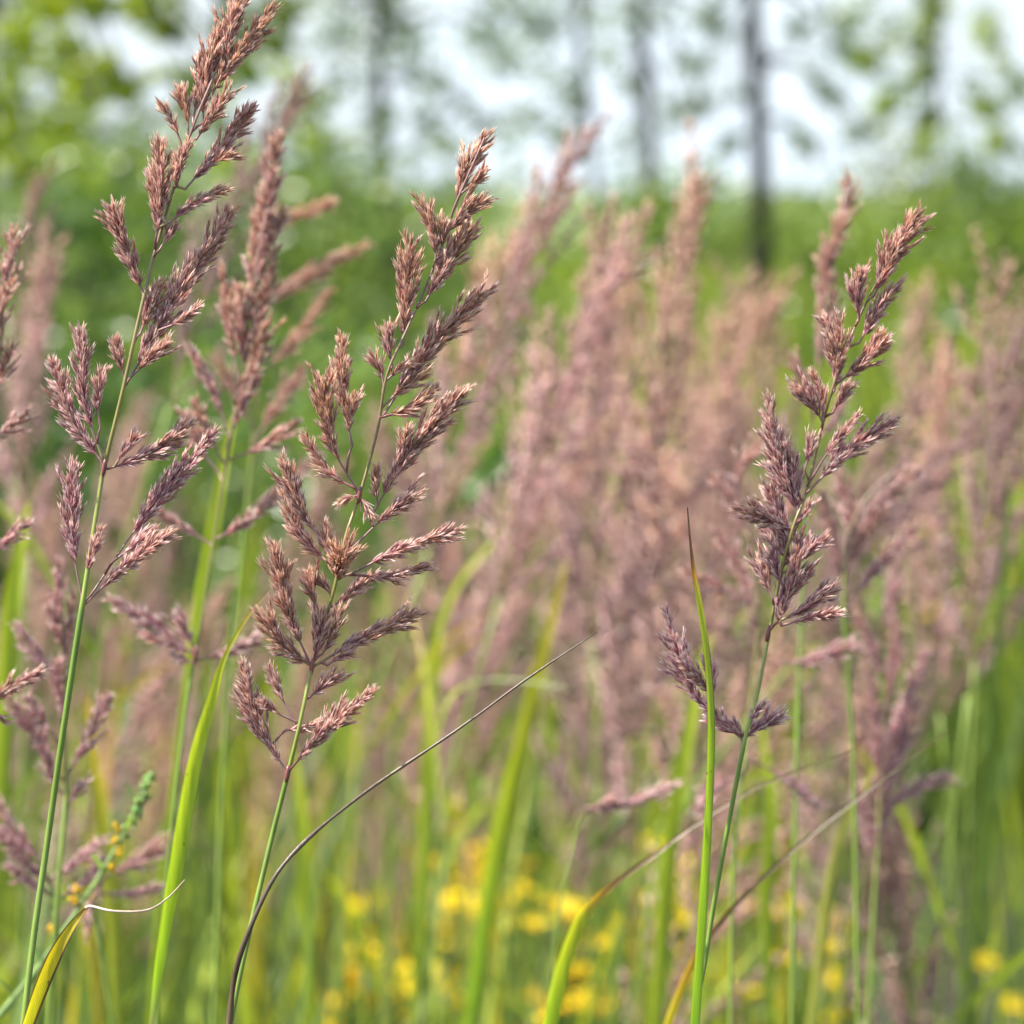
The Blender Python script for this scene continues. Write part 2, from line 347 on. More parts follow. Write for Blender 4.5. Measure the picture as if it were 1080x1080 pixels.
h3 = [(922, 312, 967, 229, 0.05, 27), (932, 290, 952, 262, 0.1, 22), (906, 338, 908, 288, 0.08, 25), (906, 362, 939, 308, 0.1, 26),
      (888, 372, 870, 338, 0.1, 25), (880, 412, 884, 354, 0.06, 32), (884, 404, 930, 358, 0.1, 28), (878, 436, 899, 406, 0.15, 18),
      (868, 446, 843, 409, 0.12, 20), (868, 444, 858, 395, 0.15, 16), (856, 505, 904, 439, 0.38, 15, 0.05), (852, 519, 945, 442, 0.18, 22, 0.07),
      (849, 495, 856, 463, 0.2, 18), (846, 548, 810, 421, 0.10, 29, -0.06), (843, 520, 828, 475, 0.1, 24), (838, 560, 795, 541, 0.05, 26),
      (838, 558, 853, 535, 0.2, 17), (832, 592, 821, 558, 0.0, 28), (832, 602, 869, 570, 0.12, 22), (815, 632, 803, 600, 0.2, 18),
      (822, 655, 847, 609, 0.1, 22), (823, 657, 874, 623, 0.15, 24), (824, 660, 885, 647, 0.2, 15), (828, 640, 838, 590, 0.1, 24),
      (784, 780, 703, 648, 0.22, 24, -0.10), (783, 778, 753, 757, 0.2, 15), (784, 778, 820, 757, 0.1, 20), (785, 776, 805, 742, 0.3, 12), (786, 780, 776, 770, 0.0, 22),
      (750, 730, 722, 700, 0.0, 22), (752, 744, 745, 690, 0.2, 16), (842, 540, 818, 490, 0.0, 28), (836, 575, 812, 520, 0.0, 28), (830, 610, 850, 570, 0.0, 28), (818, 645, 838, 612, 0.0, 26), (826, 620, 812, 585, 0.1, 22)]
traced_plume('sharp dark mauve grass plume at the right, its lowest branch over the tall green leaf',
    [(729, 1085), (743, 1016), (755, 942), (784, 787), (797, 740), (811, 669), (825, 598), (838, 552), (850, 520), (866, 455), (878, 410), (890, 375), (906, 335), (926, 296), (963, 235)],
    1.50, h3, [(784, 782), (810, 668)], seed=37, dens=1.8, stem_w=(8, 2.0), lean=(-0.1, 0.03), warm=0.42)

# ------------------------------------------------------------------ half-blurred plumes just behind, traced more simply
traced_plume('slightly soft brown plume just right of the tallest plume, its lower branches spread sideways',
    [(165, 1085), (178, 900), (197, 740), (206, 690), (222, 590), (240, 480), (252, 410), (262, 350), (270, 285), (282, 215), (291, 155)], 1.78,
    [(284, 220, 293, 146, 0.0, 24), (276, 262, 284, 180, 0.0, 28), (266, 330, 272, 225, 0.0, 32), (272, 295, 298, 225, 0.1, 20), (260, 378, 291, 262, 0.1, 22),
     (252, 402, 234, 282, 0.2, 16), (258, 385, 252, 305, 0.0, 28), (248, 420, 282, 340, 0.1, 22), (242, 460, 199, 366, 0.25, 14), (240, 470, 270, 398, 0.25, 15),
     (238, 486, 312, 445, 0.25, 16), (236, 488, 205, 424, 0.2, 18), (232, 500, 196, 440, 0.3, 18), (226, 570, 299, 512, 0.12, 18), (224, 575, 165, 538, 0.25, 15),
     (206, 692, 116, 632, 0.2, 19), (205, 688, 150, 668, 0.1, 17), (203, 680, 190, 655, 0.1, 16), (208, 696, 273, 674, 0.15, 15), (205, 700, 180, 690, 0.1, 15)],
    [(206, 690)], seed=41, stem_w=(6, 2.4), lean=(-0.1, 0.03), warm=0.55, L=0.0058)
traced_plume('small plume cut by the left edge of the photo, beside the tallest plume',
    [(-45, 1085), (-35, 800), (-20, 560), (-4, 400), (4, 320), (12, 250)], 1.64,
    [(0, 330, 13, 246, 0.0, 26), (-3, 390, 8, 300, 0.0, 28), (-4, 380, -22, 290, 0.1, 24), (-12, 470, 29, 436, 0.1, 17), (-8, 420, 10, 370, 0.1, 20), (-22, 590, 28, 552, 0.2, 17), (-20, 560, -55, 480, 0.1, 20)],
    seed=43, lean=(-0.05, 0), warm=0.55, stem_w=(8, 3))
traced_plume('dark mauve soft plume low at the left, behind the green stem of the tallest',
    [(50, 1085), (62, 930), (70, 830), (66, 740), (66, 660), (63, 604)], 1.80,
    [(60, 668, 63, 596, 0.0, 22), (66, 716, 19, 662, 0.1, 19), (68, 704, 78, 624, 0.1, 18), (66, 690, 50, 640, 0.1, 18), (56, 812, 8, 736, 0.05, 22), (57, 776, 31, 736, 0.1, 18),
     (70, 818, 113, 737, 0.1, 23), (66, 760, 60, 700, 0.0, 20), (60, 830, 45, 780, 0.0, 20), (72, 850, 90, 825, 0.1, 16)],
    seed=47, lean=(-0.06, 0.02), warm=0.2, stem_w=(8, 3))
traced_plume('pale-tipped short plume reaching in from the left edge beside the dark mauve plume',
    [(-60, 1085), (-50, 880), (-32, 770), (-12, 742)], 1.56,
    [(-25, 752, 45, 707, 0.1, 16), (-20, 748, 8, 762, 0.2, 12), (-30, 765, -40, 690, 0.1, 20), (-15, 745, 12, 722, 0.1, 14)],
    seed=53, lean=(-0.03, 0.01), warm=0.45, stem_w=(7, 3))
traced_plume('low spreading mauve plume in the bottom left corner, beside the curled yellow leaf',
    [(55, 1085), (58, 1010), (56, 950), (40, 905), (5, 862)], 1.88,
    [(40, 905, -5, 845, 0.0, 24), (52, 930, 0, 880, 0.0, 24), (56, 925, 103, 890, 0.1, 20), (58, 950, 110, 905, 0.15, 20), (56, 945, 12, 915, 0.1, 20)],
    seed=59, lean=(0, 0.02), warm=0.2, stem_w=(7, 3))
traced_plume('mauve plume lying sideways behind the green buds of the wildflower at bottom left',
    [(120, 1085), (105, 1000), (98, 945), (112, 925)], 1.95,
    [(112, 925, 184, 884, 0.1, 24), (100, 942, 172, 934, 0.15, 15), (100, 940, 92, 980, 0.1, 18), (108, 950, 100, 900, 0.1, 18)],
    seed=60, lean=(0, 0.02), warm=0.25, stem_w=(7, 3))
traced_plume('blurred brown plume with two long sideways branches, between the tallest plume and the open one',
    [(225, 1085), (238, 760), (262, 520), (272, 400), (274, 310), (285, 230)], 2.15,
    [(272, 318, 384, 260, 0.15, 24), (272, 250, 351, 216, 0.1, 20), (268, 400, 345, 310, 0.2, 26), (276, 330, 330, 290, 0.2, 24), (280, 260, 288, 190, 0.0, 24), (266, 470, 320, 390, 0.2, 24), (266, 450, 230, 380, 0.1, 24), (260, 540, 335, 480, 0.1, 24)],
    seed=61, lean=(-0.05, 0.02), warm=0.7, stem_w=(7, 3))
traced_plume('soft slender dark plume standing alone against the light, just left of the sharp right-hand plume',
    [(835, 1085), (840, 800), (850, 560), (862, 400), (875, 300), (894, 196)], 1.98,
    [(882, 260, 896, 188, 0.0, 26), (872, 310, 888, 230, 0.0, 30), (866, 350, 872, 260, 0.0, 28), (864, 390, 880, 310, 0.0, 24), (858, 440, 836, 380, 0.2, 22), (856, 470, 890, 420, 0.2, 22), (850, 520, 820, 450, 0.2, 22)],
    seed=67, lean=(0, 0.03), warm=0.5, stem_w=(7, 3))
traced_plume('blurred mauve plume hanging low on the right, below the sharp right-hand plume',
    [(915, 1085), (925, 900), (932, 780), (938, 690), (944, 596)], 2.15,
    [(940, 670, 944, 588, 0.0, 20), (936, 740, 946, 660, 0.0, 26), (932, 800, 974, 692, 0.0, 34), (930, 850, 920, 720, 0.0, 40), (928, 880, 950, 770, 0.0, 34), (926, 860, 995, 822, 0.1, 22), (934, 720, 905, 650, 0.1, 22), (922, 920, 905, 830, 0.1, 26), (930, 830, 965, 740, 0.0, 26)],
    seed=71, lean=(0, 0.03), warm=0.2, stem_w=(7, 3))
traced_plume('single blurred spike lying level low in the middle, left of the tall green blade',
    [(575, 1085), (590, 960), (608, 880), (622, 850)], 1.98,
    [(618, 856, 716, 827, 0.02, 21), (620, 852, 640, 846, 0.0, 18)], seed=73, lean=(0, 0.02), warm=0.25, stem_w=(3.6, 2.4))
traced_plume('blurred dark plume with level branches between the tall green blade and the sharp right-hand plume',
    [(770, 1085), (775, 900), (790, 760), (800, 640), (790, 560), (770, 500)], 1.95,
    [(800, 700, 905, 680, 0.3, 20), (792, 650, 756, 560, 0.1, 20), (790, 580, 840, 530, 0.1, 22), (785, 560, 752, 502, 0.0, 22), (776, 520, 800, 470, 0.1, 24), (800, 640, 720, 600, 0.2, 18), (790, 800, 860, 845, 0.3, 24), (788, 810, 740, 850, 0.3, 20)],
    seed=79, lean=(0, 0.02), warm=0.35, stem_w=(7, 3))
traced_plume('blurred plume right of the sharp right-hand plume, its branches fanned out to the right',
    [(905, 1085), (900, 800), (890, 620), (905, 540), (940, 500), (965, 480)], 2.0,
    [(900, 560, 965, 498, 0.1, 26), (895, 600, 930, 540, 0.0, 26), (890, 620, 866, 520, 0.1, 24), (900, 570, 885, 500, 0.0, 26), (895, 640, 960, 560, 0.2, 22)],
    seed=83, lean=(0, 0.03), warm=0.5, stem_w=(7, 3))

# ------------------------------------------------------------------ generic flowering grass (variants whose meshes the copies share)
def plume_variant(seed, length=0.24, openness=0.4, ripe=0.4):
    r = random.Random(seed); mb = MB(); st = MB()
    ax = []; x = 0; tilt = 0
    n = 14
    p = Vector((0, 0, 0)); ax.append(p.copy()); bend = r.uniform(0.1, 0.45)
    for i in range(n):
        a = bend * (i / n) ** 1.5; p = p + Vector((math.sin(a), 0, math.cos(a))) * (length / n); ax.append(p.copy())
    st.tube(ax, [lerp(0.0011, 0.0004, i / n) for i in range(n + 1)], [mixc(OLIVE, PURPLE_STEM, i / n) for i in range(n + 1)], 5)
    az = r.random() * 6
    for k in range(24):
        u = (k / 24) ** 0.8 * 0.93; xx = u * n; q = int(xx); c = ax[q].lerp(ax[q + 1], xx - q); ad = (ax[q + 1] - ax[q]).normalized()
        az += 2.4 + r.uniform(-0.5, 0.5)
        o1 = ad.orthogonal().normalized(); o2 = ad.cross(o1); rd = o1 * math.cos(az) + o2 * math.sin(az)
        ang = openness * r.uniform(0.5, 1.3) * (1 - 0.55 * u) + 0.06
        ln = length * lerp(0.36, 0.15, u) * r.uniform(0.6, 1.15)
        d1 = ad * math.cos(ang) + rd * math.sin(ang); d2 = (d1 + ad * 0.25 + Vector((0, 0, -0.06))).normalized()
        pts = smooth_pts([c, c + d1 * ln * 0.5, c + d1 * ln * 0.5 + d2 * ln * 0.5], 7)
        st.tube(pts, [lerp(0.0006, 0.0002, i / 6) for i in range(7)], [PURPLE_STEM] * 7, 4)
        cluster(mb, pts, r.uniform(0.05, 0.3) * (1 - u), lerp(0.0062, 0.0050, u) * r.uniform(0.8, 1.15), r, False, 0.0066, lerp(ripe - 0.25, ripe + 0.35, u))
    cluster(mb, ax[-4:], 0.0, 0.0046, r, False, 0.006, ripe + 0.35)
    return mb.mesh('seed_head', M_SPIKE_FAR), st.mesh('rachis', M_STEM), ax[-1].copy()
VARS = [plume_variant(100 + i, R.uniform(0.2, 0.27), R.uniform(0.4, 0.8), (0.2, 0.6, 0.4, 0.15, 0.7, 0.3, 0.5, 0.25, 0.55)[i]) for i in range(9)]
def blade_mesh(mb, root, tip, w, stops, r, droop=0.2, n=9, fold=0.22):
    mid = root.lerp(tip, 0.55) + Vector((0, 0, (tip - root).length * droop)) ; pts = smooth_pts([root, mid, tip], n)
    side = Vector((r.uniform(-1, 1), r.uniform(-1, 1), 0.0)).normalized()
    k = r.uniform(0.8, 1.2)
    ws = [w * (0.55 + 0.45 * min(1, 3 * i / (n - 1))) * (1 - (i / (n - 1)) ** 2.2) + 0.0003 for i in range(n)]
    mb.strip(pts, ws, [tuple(x * k for x in ramp(stops, i / (n - 1))) for i in range(n)], side, fold)
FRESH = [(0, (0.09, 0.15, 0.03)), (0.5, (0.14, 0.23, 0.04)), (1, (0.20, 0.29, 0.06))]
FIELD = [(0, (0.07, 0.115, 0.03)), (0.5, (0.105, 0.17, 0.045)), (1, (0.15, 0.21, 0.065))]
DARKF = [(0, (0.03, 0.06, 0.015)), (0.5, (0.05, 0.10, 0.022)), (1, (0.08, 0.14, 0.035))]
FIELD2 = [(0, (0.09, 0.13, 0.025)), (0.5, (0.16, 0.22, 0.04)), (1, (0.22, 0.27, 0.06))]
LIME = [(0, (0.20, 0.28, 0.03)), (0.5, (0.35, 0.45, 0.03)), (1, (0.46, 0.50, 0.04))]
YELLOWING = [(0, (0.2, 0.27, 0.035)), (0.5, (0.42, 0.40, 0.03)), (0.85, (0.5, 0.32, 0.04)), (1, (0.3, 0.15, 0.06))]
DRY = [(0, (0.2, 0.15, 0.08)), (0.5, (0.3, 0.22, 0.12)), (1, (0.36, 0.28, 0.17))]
def place_plume(tx, ty, d, tilt_deg, spin, scale, var, label, group=None, leaf=True):
    """tilt_deg: lean to the right in the photo"""
    seed_me, rach_me, tip = VARS[var % len(VARS)]
    rot = Matrix.Rotation(rad(tilt_deg), 4, 'Y') @ Matrix.Rotation(spin, 4, 'Z')
    tipw = P(tx, ty, d)
    pb = tipw - (rot @ tip) * scale
    adir = (rot @ Vector((0, 0, 1))).normalized()
    hz = max(0.12, pb.z)
    foot = Vector((pb.x - adir.x * hz * 0.35, pb.y - adir.y * hz * 0.35 + R.uniform(-.03, .03), 0))
    th = thing('grass_stalk', foot, label, 'grass', group)
    pts = smooth_pts([foot, Vector((lerp(foot.x, pb.x, 0.3), lerp(foot.y, pb.y, 0.3), hz * 0.45)), pb - adir * hz * 0.18, pb], 11)
    mb = MB(); mb.tube(pts, [lerp(0.0017, 0.0011, i / 10) for i in range(11)], [mixc(GREEN_STEM, GREEN_LIGHT, i / 10) for i in range(11)], 5)
    if hz > 0.05: mb.build('stem', M_STEM, th, foot)
    for nm, me in (('seed_head', seed_me), ('rachis', rach_me)):
        o = link(nm, me, th); o.matrix_local = Matrix.Translation(pb - foot) @ rot @ Matrix.Scale(scale, 4)
    if leaf:
        for q in range(2):
            i = R.choice((4, 5, 6, 7)); a = pts[i]; an = R.uniform(0, 6.28); ln = R.uniform(0.16, 0.34)
            lb = MB(); blade_mesh(lb, a, a + Vector((math.cos(an) * ln * 0.5, math.sin(an) * ln * 0.4, ln * R.uniform(0.2, 0.8))), R.uniform(0.005, 0.009), R.choice((FRESH, LIME, LIME, YELLOWING)), R, 0.12)
            lb.build('leaf', M_BLADE, th, foot)
    return th
singles = [  # tip x, y, depth, lean, scale, variant, label
    (614, 138, 2.45, 24, 1.2, 0, 'blurred plume leaning right, topmost of the pink clump behind the centre, tip against the sky'),
    (744, 172, 2.55, 8, 1.25, 1, 'blurred broad upright plume at the pink clump, just left of the dark tree trunk'),
    (641, 224, 2.5, 6, 1.1, 2, 'blurred upright brown plume in the pink clump, right of the topmost leaning one'),
    (676, 250, 2.35, 20, 1.1, 3, 'blurred brown plume amid the pink clump, in front of the broad upright one'),
    (560, 232, 2.7, 16, 1.1, 4, 'faint pink plume at the left edge of the pink clump, beside the topmost leaning one'),
    (326, 86, 2.35, 22, 1.0, 5, 'blurred plume whose tip stands against the sky behind the tallest plume'),
    (44, 192, 2.6, 6, 0.8, 6, 'faint pink plume high at the left edge, above a second faint one'),
    (52, 262, 2.5, 8, 0.9, 7, 'faint pink plume at the left edge, lower of the two faint ones'),
    (1060, 268, 2.45, 8, 1.0, 8, 'blurred slim plume near the right edge, highest of those standing there'),
    (1078, 330, 2.35, 12, 1.0, 0, 'blurred plume cut by the right edge of the photo'),
    (1002, 372, 2.5, 2, 0.9, 1, 'blurred plume standing between the sharp right-hand plume and the right edge'),
    (972, 300, 3.0, 6, 0.9, 2, 'faint plume rising just behind the tip of the sharp right-hand plume'),
    (1048, 440, 2.3, 38, 0.9, 3, 'blurred plume bent over to the right near the right edge'),
    (826, 300, 2.9, 14, 1.0, 4, 'faint plume rising between the dark tree trunk and the slender lone plume'),
]
for i, (tx, ty, d, tl, s_, v, lb) in enumerate(singles):
    place_plume(tx, ty, d + 0.4, tl - 7, 0.3 + 0.2 * math.sin(i * 2.3), s_ * 1.12, v, lb)
zones = [  # x range, y range, depth range, count, lean, label, group
    ((550, 790), (280, 520), (2.8, 4.4), 19, 9, 'blurred pink-brown grass plume in the dense clump behind the centre of the photo', 'plumes of the dense clump behind the centre'),
    ((540, 800), (500, 720), (3.0, 4.8), 8, 8, 'blurred mauve grass plume in the lower half of the clump behind the centre', 'plumes low in the clump behind the centre'),
    ((920, 1085), (380, 560), (2.9, 4.0), 4, 14, 'blurred plume in the loose stand along the right side of the photo', 'plumes of the loose stand at the right'),
    ((-10, 230), (420, 800), (2.9, 4.8), 13, 12, 'blurred mauve plume in the haze of grasses behind the tallest plume at the left', 'plumes behind the tallest plume'),
    ((200, 500), (430, 820), (3.0, 5.2), 12, 12, 'blurred mauve plume in the haze of grasses behind the open plume left of centre', 'plumes behind the open plume'),
    ((780, 930), (600, 760), (2.7, 3.6), 5, 8, 'blurred mauve plume low behind the stem of the sharp right-hand plume', 'plumes behind the right-hand stem'),
]
for (xr, yr, dr, n, lean, lb, gr) in zones:
    for i in range(n):
        d = R.uniform(*dr)
        place_plume(R.uniform(*xr), R.uniform(*yr), d, lean - 4 + R.uniform(-20, 22), R.uniform(-3.1, 3.1), R.uniform(1.0, 1.5), R.randrange(9), lb, gr, leaf=(i % 2 == 0))

# ------------------------------------------------------------------ separate leaves traced from the photo
def px_blade(label, path, d, stops, fold=0.22, group=None, face=0.15, edge=None, name='grass_leaf', n=28, foot_dx=0.0, thick=None, part_from=None, part_name=None, round_=False):
    """path: (x, y, width px [, depth offset]) from the bottom up; the leaf is carried on down to the ground"""
    s = S(d); pts = [P(q[0], q[1], d + (q[3] if len(q) > 3 else 0)) for q in path]
    foot = Vector((pts[0].x + foot_dx, pts[0].y, 0))
    th = thing(name, foot, label, 'grass blade', group)
    low = rise(foot, pts[0], pts[1], 14) + [pts[0]]
    up = smooth_pts(pts, n); wl = []
    for i in range(n):
        x = i / (n - 1) * (len(path) - 1); q = min(int(x), len(path) - 2); wl.append(lerp(path[q][2], path[q + 1][2], x - q) * s)
    allp = low[:-1] + up; ws = [lerp(wl[0] * 0.6, wl[0], i / (len(low) - 1)) for i in range(len(low) - 1)] + wl
    cl = [ramp(stops, 0)] * (len(low) - 1) + [ramp(stops, i / (n - 1)) for i in range(n)]
    ed = None if edge is None else [ramp(edge, 0)] * (len(low) - 1) + [ramp(edge, i / (n - 1)) for i in range(n)]
    side = [Vector((math.cos(face + 0.5 * math.sin(i * 0.12)), math.sin(face + 0.5 * math.sin(i * 0.12)), 0)) for i in range(len(allp))]
    mb = MB()
    if round_: mb.tube([p + RIGHT * 0.7 * s * noise.noise(p * 60) + UP * 0.8 * s * noise.noise(p * 45 + Vector((5, 0, 0))) for p in allp], [w * 0.5 * (1 + 0.35 * noise.noise(p * 90)) for p, w in zip(allp, ws)], [tuple(x * (1 + 0.5 * noise.noise(p * 70)) for x in c) for p, c in zip(allp, cl)], 7)
    else: mb.strip(allp, ws, cl, side, fold, ed)
    mb.build('blade', M_BLADE if not round_ else M_STEM, th, foot)
    return th, foot
BR = (0.10, 0.05, 0.035)
px_blade('tall bright green blade with an orange and brown dry tip, beside the right-hand plume',
    [(729, 1085, 20), (738, 960, 18), (745, 860, 13), (749, 770, 10), (746, 700, 8), (738, 640, 6.5), (732, 605, 5), (728, 570, 2.5), (725, 535, 1.2)], 1.47,
    [(0, (0.20, 0.36, 0.03)), (0.45, (0.34, 0.46, 0.03)), (0.68, (0.42, 0.42, 0.03)), (0.74, (0.55, 0.28, 0.03)), (0.79, (0.16, 0.08, 0.03)), (1, (0.10, 0.06, 0.04))],
    edge=[(0, (0.12, 0.26, 0.03)), (0.4, (0.2, 0.3, 0.03)), (0.48, (0.2, 0.12, 0.03)), (0.6, (0.35, 0.4, 0.03)), (0.74, (0.4, 0.16, 0.03)), (1, BR)], face=0.5, foot_dx=-0.05)
px_blade('thin dry brown blade arching from the bottom up across the middle of the photo',
    [(241, 1085, 7, -0.01), (248, 1030, 7, -0.012), (262, 985, 5.5, -0.015), (290, 925, 4.6, -0.015), (330, 880, 4.2, -0.01), (400, 825, 3.6), (470, 778, 3.2), (550, 720, 2.6), (630, 667, 1.2)], 1.455,
    [(0, (0.2, 0.14, 0.07)), (0.12, (0.075, 0.04, 0.03)), (0.3, (0.12, 0.085, 0.06)), (1, (0.13, 0.09, 0.06))], foot_dx=-0.06, n=40, round_=True)
th, ft = px_blade('yellow leaf with brown rim and curled white dry tip, in the bottom left corner',
    [(24, 1088, 19), (40, 1045, 19), (56, 1010, 16), (74, 980, 10), (92, 957, 3.5)], 1.44,
    [(0, (0.45, 0.46, 0.03)), (0.5, (0.55, 0.45, 0.02)), (0.85, (0.5, 0.4, 0.03)), (1, (0.25, 0.12, 0.04))],
    edge=[(0, (0.10, 0.05, 0.02)), (1, BR)], face=0.35, foot_dx=-0.05)
mb = MB(); d = 1.44
pp = smooth_pts([P(90, 958, d), P(97, 956, d), P(120, 961, d - .004), P(155, 960, d - .004), P(177, 947, d), P(195, 928, d + .004)], 24)
mb.tube(pp, [lerp(2.0, 0.7, i / 23) * S(d) for i in range(24)], [mixc((0.62, 0.52, 0.42), (0.4, 0.3, 0.2), i / 23) for i in range(24)], 6)
mb.build('curled_tip', M_STEM, th, ft)
px_blade('bright lime blade leaning right at the lower left, behind the stem of the brown plume',
    [(158, 1085, 8), (168, 1005, 15), (186, 900, 19), (205, 800, 16), (224, 735, 10), (236, 695, 5), (258, 655, 3), (284, 622, 1.5)], 1.6,
    [(0, (0.2, 0.24, 0.1)), (0.1, (0.25, 0.42, 0.03)), (0.5, (0.40, 0.50, 0.03)), (0.8, (0.42, 0.42, 0.03)), (0.9, (0.45, 0.28, 0.05)), (1, (0.3, 0.2, 0.1))], face=0.4)
px_blade('bright yellow-green blade standing upright right behind the brown plume',
    [(190, 760, 10), (205, 660, 14), (222, 570, 14), (236, 490, 11), (246, 440, 5)], 2.25, LIME, face=0.3)
px_blade('soft yellow-green blade near the left edge, leaning a little right',
    [(-8, 900, 22), (2, 760, 24), (12, 640, 20), (24, 560, 10), (30, 530, 4)], 2.3, LIME, face=0.3)
px_blade('blurred orange-yellow blade behind the budding wildflower at the lower left',
    [(122, 1085, 14), (118, 960, 20), (106, 860, 18), (96, 770, 10), (92, 730, 4)], 2.4, YELLOWING, face=0.2)
px_blade('blurred yellow blade rising right below the pink clump, in the middle',
    [(505, 990, 24), (522, 890, 26), (548, 790, 19), (572, 690, 13), (590, 620, 6), (596, 590, 3)], 2.7,
    [(0, (0.2, 0.33, 0.03)), (0.4, (0.36, 0.42, 0.03)), (0.7, (0.5, 0.42, 0.03)), (1, (0.45, 0.36, 0.06))], face=0.3)
px_blade('blurred lime blade left of the tall green blade, standing parallel to it',
    [(690, 1085, 16), (698, 960, 20), (715, 830, 19), (735, 730, 12), (748, 670, 4)], 2.6, LIME, face=0.2)
px_blade('pale blade bent over flat, catching the light below the tip of the dry brown blade',
    [(440, 1000, 9), (452, 860, 10), (462, 770, 11), (480, 728, 13), (520, 716, 15), (560, 718, 10), (600, 726, 4)], 2.5,
    [(0, (0.2, 0.33, 0.04)), (0.5, (0.3, 0.42, 0.05)), (0.65, (0.45, 0.52, 0.28)), (1, (0.45, 0.5, 0.25))], face=1.2, fold=0.1)  # pale stops past the bend paint in the light it catches
px_blade('yellow blade at bottom centre whose brown tip arches far right',
    [(576, 1085, 22), (588, 1030, 22), (606, 980, 16), (622, 955, 10), (650, 930, 6), (690, 902, 4.5), (730, 872, 3.6), (800, 830, 3), (900, 790, 1.5)], 1.76,
    [(0, (0.25, 0.4, 0.03)), (0.3, (0.42, 0.45, 0.03)), (0.42, (0.5, 0.3, 0.04)), (0.5, (0.22, 0.13, 0.06)), (1, (0.24, 0.19, 0.12))], face=0.3, n=36)
px_blade('thin brown blade arching right from the foot of the right-hand plume',
    [(700, 1085, 16), (722, 1030, 12), (745, 990, 6), (790, 940, 4.5), (850, 885, 4), (920, 830, 3), (1000, 770, 1.5)], 1.8,
    [(0, (0.4, 0.36, 0.03)), (0.2, (0.4, 0.25, 0.04)), (0.4, (0.12, 0.07, 0.04)), (1, (0.2, 0.16, 0.09))], face=0.3, n=36)
px_blade('faint straight green stalk near the right edge, reaching from the bottom to mid height',
    [(1015, 1085, 9), (1030, 940, 9), (1045, 760, 9), (1055, 640, 8), (1062, 545, 7), (1066, 500, 3)], 2.7, FRESH, face=0.3)
px_blade('blurred pale yellow-green blade at lower right, below the low hanging mauve plume',
    [(852, 1085, 13), (866, 980, 14), (884, 890, 13), (915, 820, 8), (940, 790, 3)], 2.3,
    [(0, (0.34, 0.36, 0.1)), (0.6, (0.38, 0.38, 0.09)), (1, (0.5, 0.42, 0.04))], face=0.3)
px_blade('blurred lime blade standing below the right-hand plume, close behind its stem',
    [(812, 1085, 12), (806, 960, 16), (812, 860, 15), (806, 790, 7), (800, 750, 3)], 2.6, LIME, face=0.2)
px_blade('blurred lime blade beside the open plume, bent to the right at its tip',
    [(440, 1085, 14), (446, 900, 18), (452, 780, 17), (456, 690, 13), (480, 620, 8), (530, 560, 4)], 2.9, LIME, face=0.25)
px_blade('blurred yellow-green blade left of the open plume, low down',
    [(330, 1085, 14), (322, 960, 18), (318, 860, 15), (310, 790, 6)], 2.8, LIME, face=0.25)

# random leaves standing among the plumes, one thing each
for i in range(44):
    d = R.uniform(2.8, 4.8); tx = R.uniform(-20, 860); ty = R.uniform(600, 980); tip = P(tx, ty, d)
    foot = Vector((tip.x + R.uniform(-0.14, 0.08), tip.y + R.uniform(-0.1, 0.1), 0))
    th = thing('grass_leaf', foot, 'blurred narrow leaf standing among the grass stalks in the lower half of the photo', 'grass blade', 'narrow leaves among the grass stalks')
    mb = MB(); blade_mesh(mb, foot, tip, R.uniform(0.006, 0.012), R.choice((FRESH, LIME, LIME, YELLOWING, YELLOWING, DRY)), R, R.uniform(-0.02, 0.1), 12)
    mb.build('blade', M_BLADE, th, foot)

# ------------------------------------------------------------------ budding wildflower at lower left
def wildflower_buds():
    d = 1.84; s = S(d); r = random.Random(5)
    path = [P(-12, 1085, d), P(45, 1015, d), (P(95, 940, d)), P(125, 890, d), P(142, 855, d), P(157, 824, d)]
    foot = Vector((path[0].x - 0.10, path[0].y, 0))
    th = thing('wildflower', foot, 'green wildflower stem with tight green buds and a few yellow ones, at the lower left', 'wildflower')
    pts = rise(foot, path[0], path[1], 8) + smooth_pts(path, 22)
    g = (0.2, 0.3, 0.09)
    mb = MB(); mb.tube(pts, [lerp(4.6, 1.5, i / 29) * s for i in range(30)], [g] * 30, 7); mb.build('stem', M_STEM, th, foot)
    def ball(mb, c, rr, col):
        k0 = len(mb.v); ax = Vector((r.uniform(-.3, .3), r.uniform(-.3, .3), 1)).normalized()
        rings = [(-1, 0.25), (-0.5, 0.85), (0.1, 1.0), (0.6, 0.75), (1.1, 0.2)]
        mb.tube([c + ax * h * rr for h, _ in rings], [rr * q for _, q in rings], [col] * 5, 7)
    gb = MB()
    for i in range(46):
        u = r.random() ** 0.6; p = P(lerp(128, 159, u) + r.uniform(-9, 9) * (1.1 - 0.6 * u), lerp(884, 820, u) + r.uniform(-6, 6), d + r.uniform(-8, 8) * s)
        ball(gb, p, r.uniform(1.8, 3.4) * s, (0.18 * r.uniform(.8, 1.5), 0.3 * r.uniform(.8, 1.3), 0.07))
    gb.build('bud_cluster', M_STEM, th, foot)
    for (x, y) in ((124, 873), (128, 897), (119, 918), (82, 938), (78, 951), (55, 982), (120, 886)):
        yb = MB()
        for k in range(6): ball(yb, P(x + r.uniform(-4, 4), y + r.uniform(-4, 4), d + r.uniform(-4, 4) * s), r.uniform(2, 3.6) * s, (0.62, 0.42, 0.03))
        yb.build('yellow_bud', M_PETAL, th, foot)
    for i in range(9):
        lf = MB(); a = pts[10 + 2 * i]; blade_mesh(lf, a, a + Vector((r.uniform(-1, 1), r.uniform(-1, 1), 0.8)) * 0.011, 0.0025, [(0, g), (1, (0.16, 0.26, 0.08))], r, 0.1, 6); lf.build('leaf', M_BLADE, th, foot)
wildflower_buds()

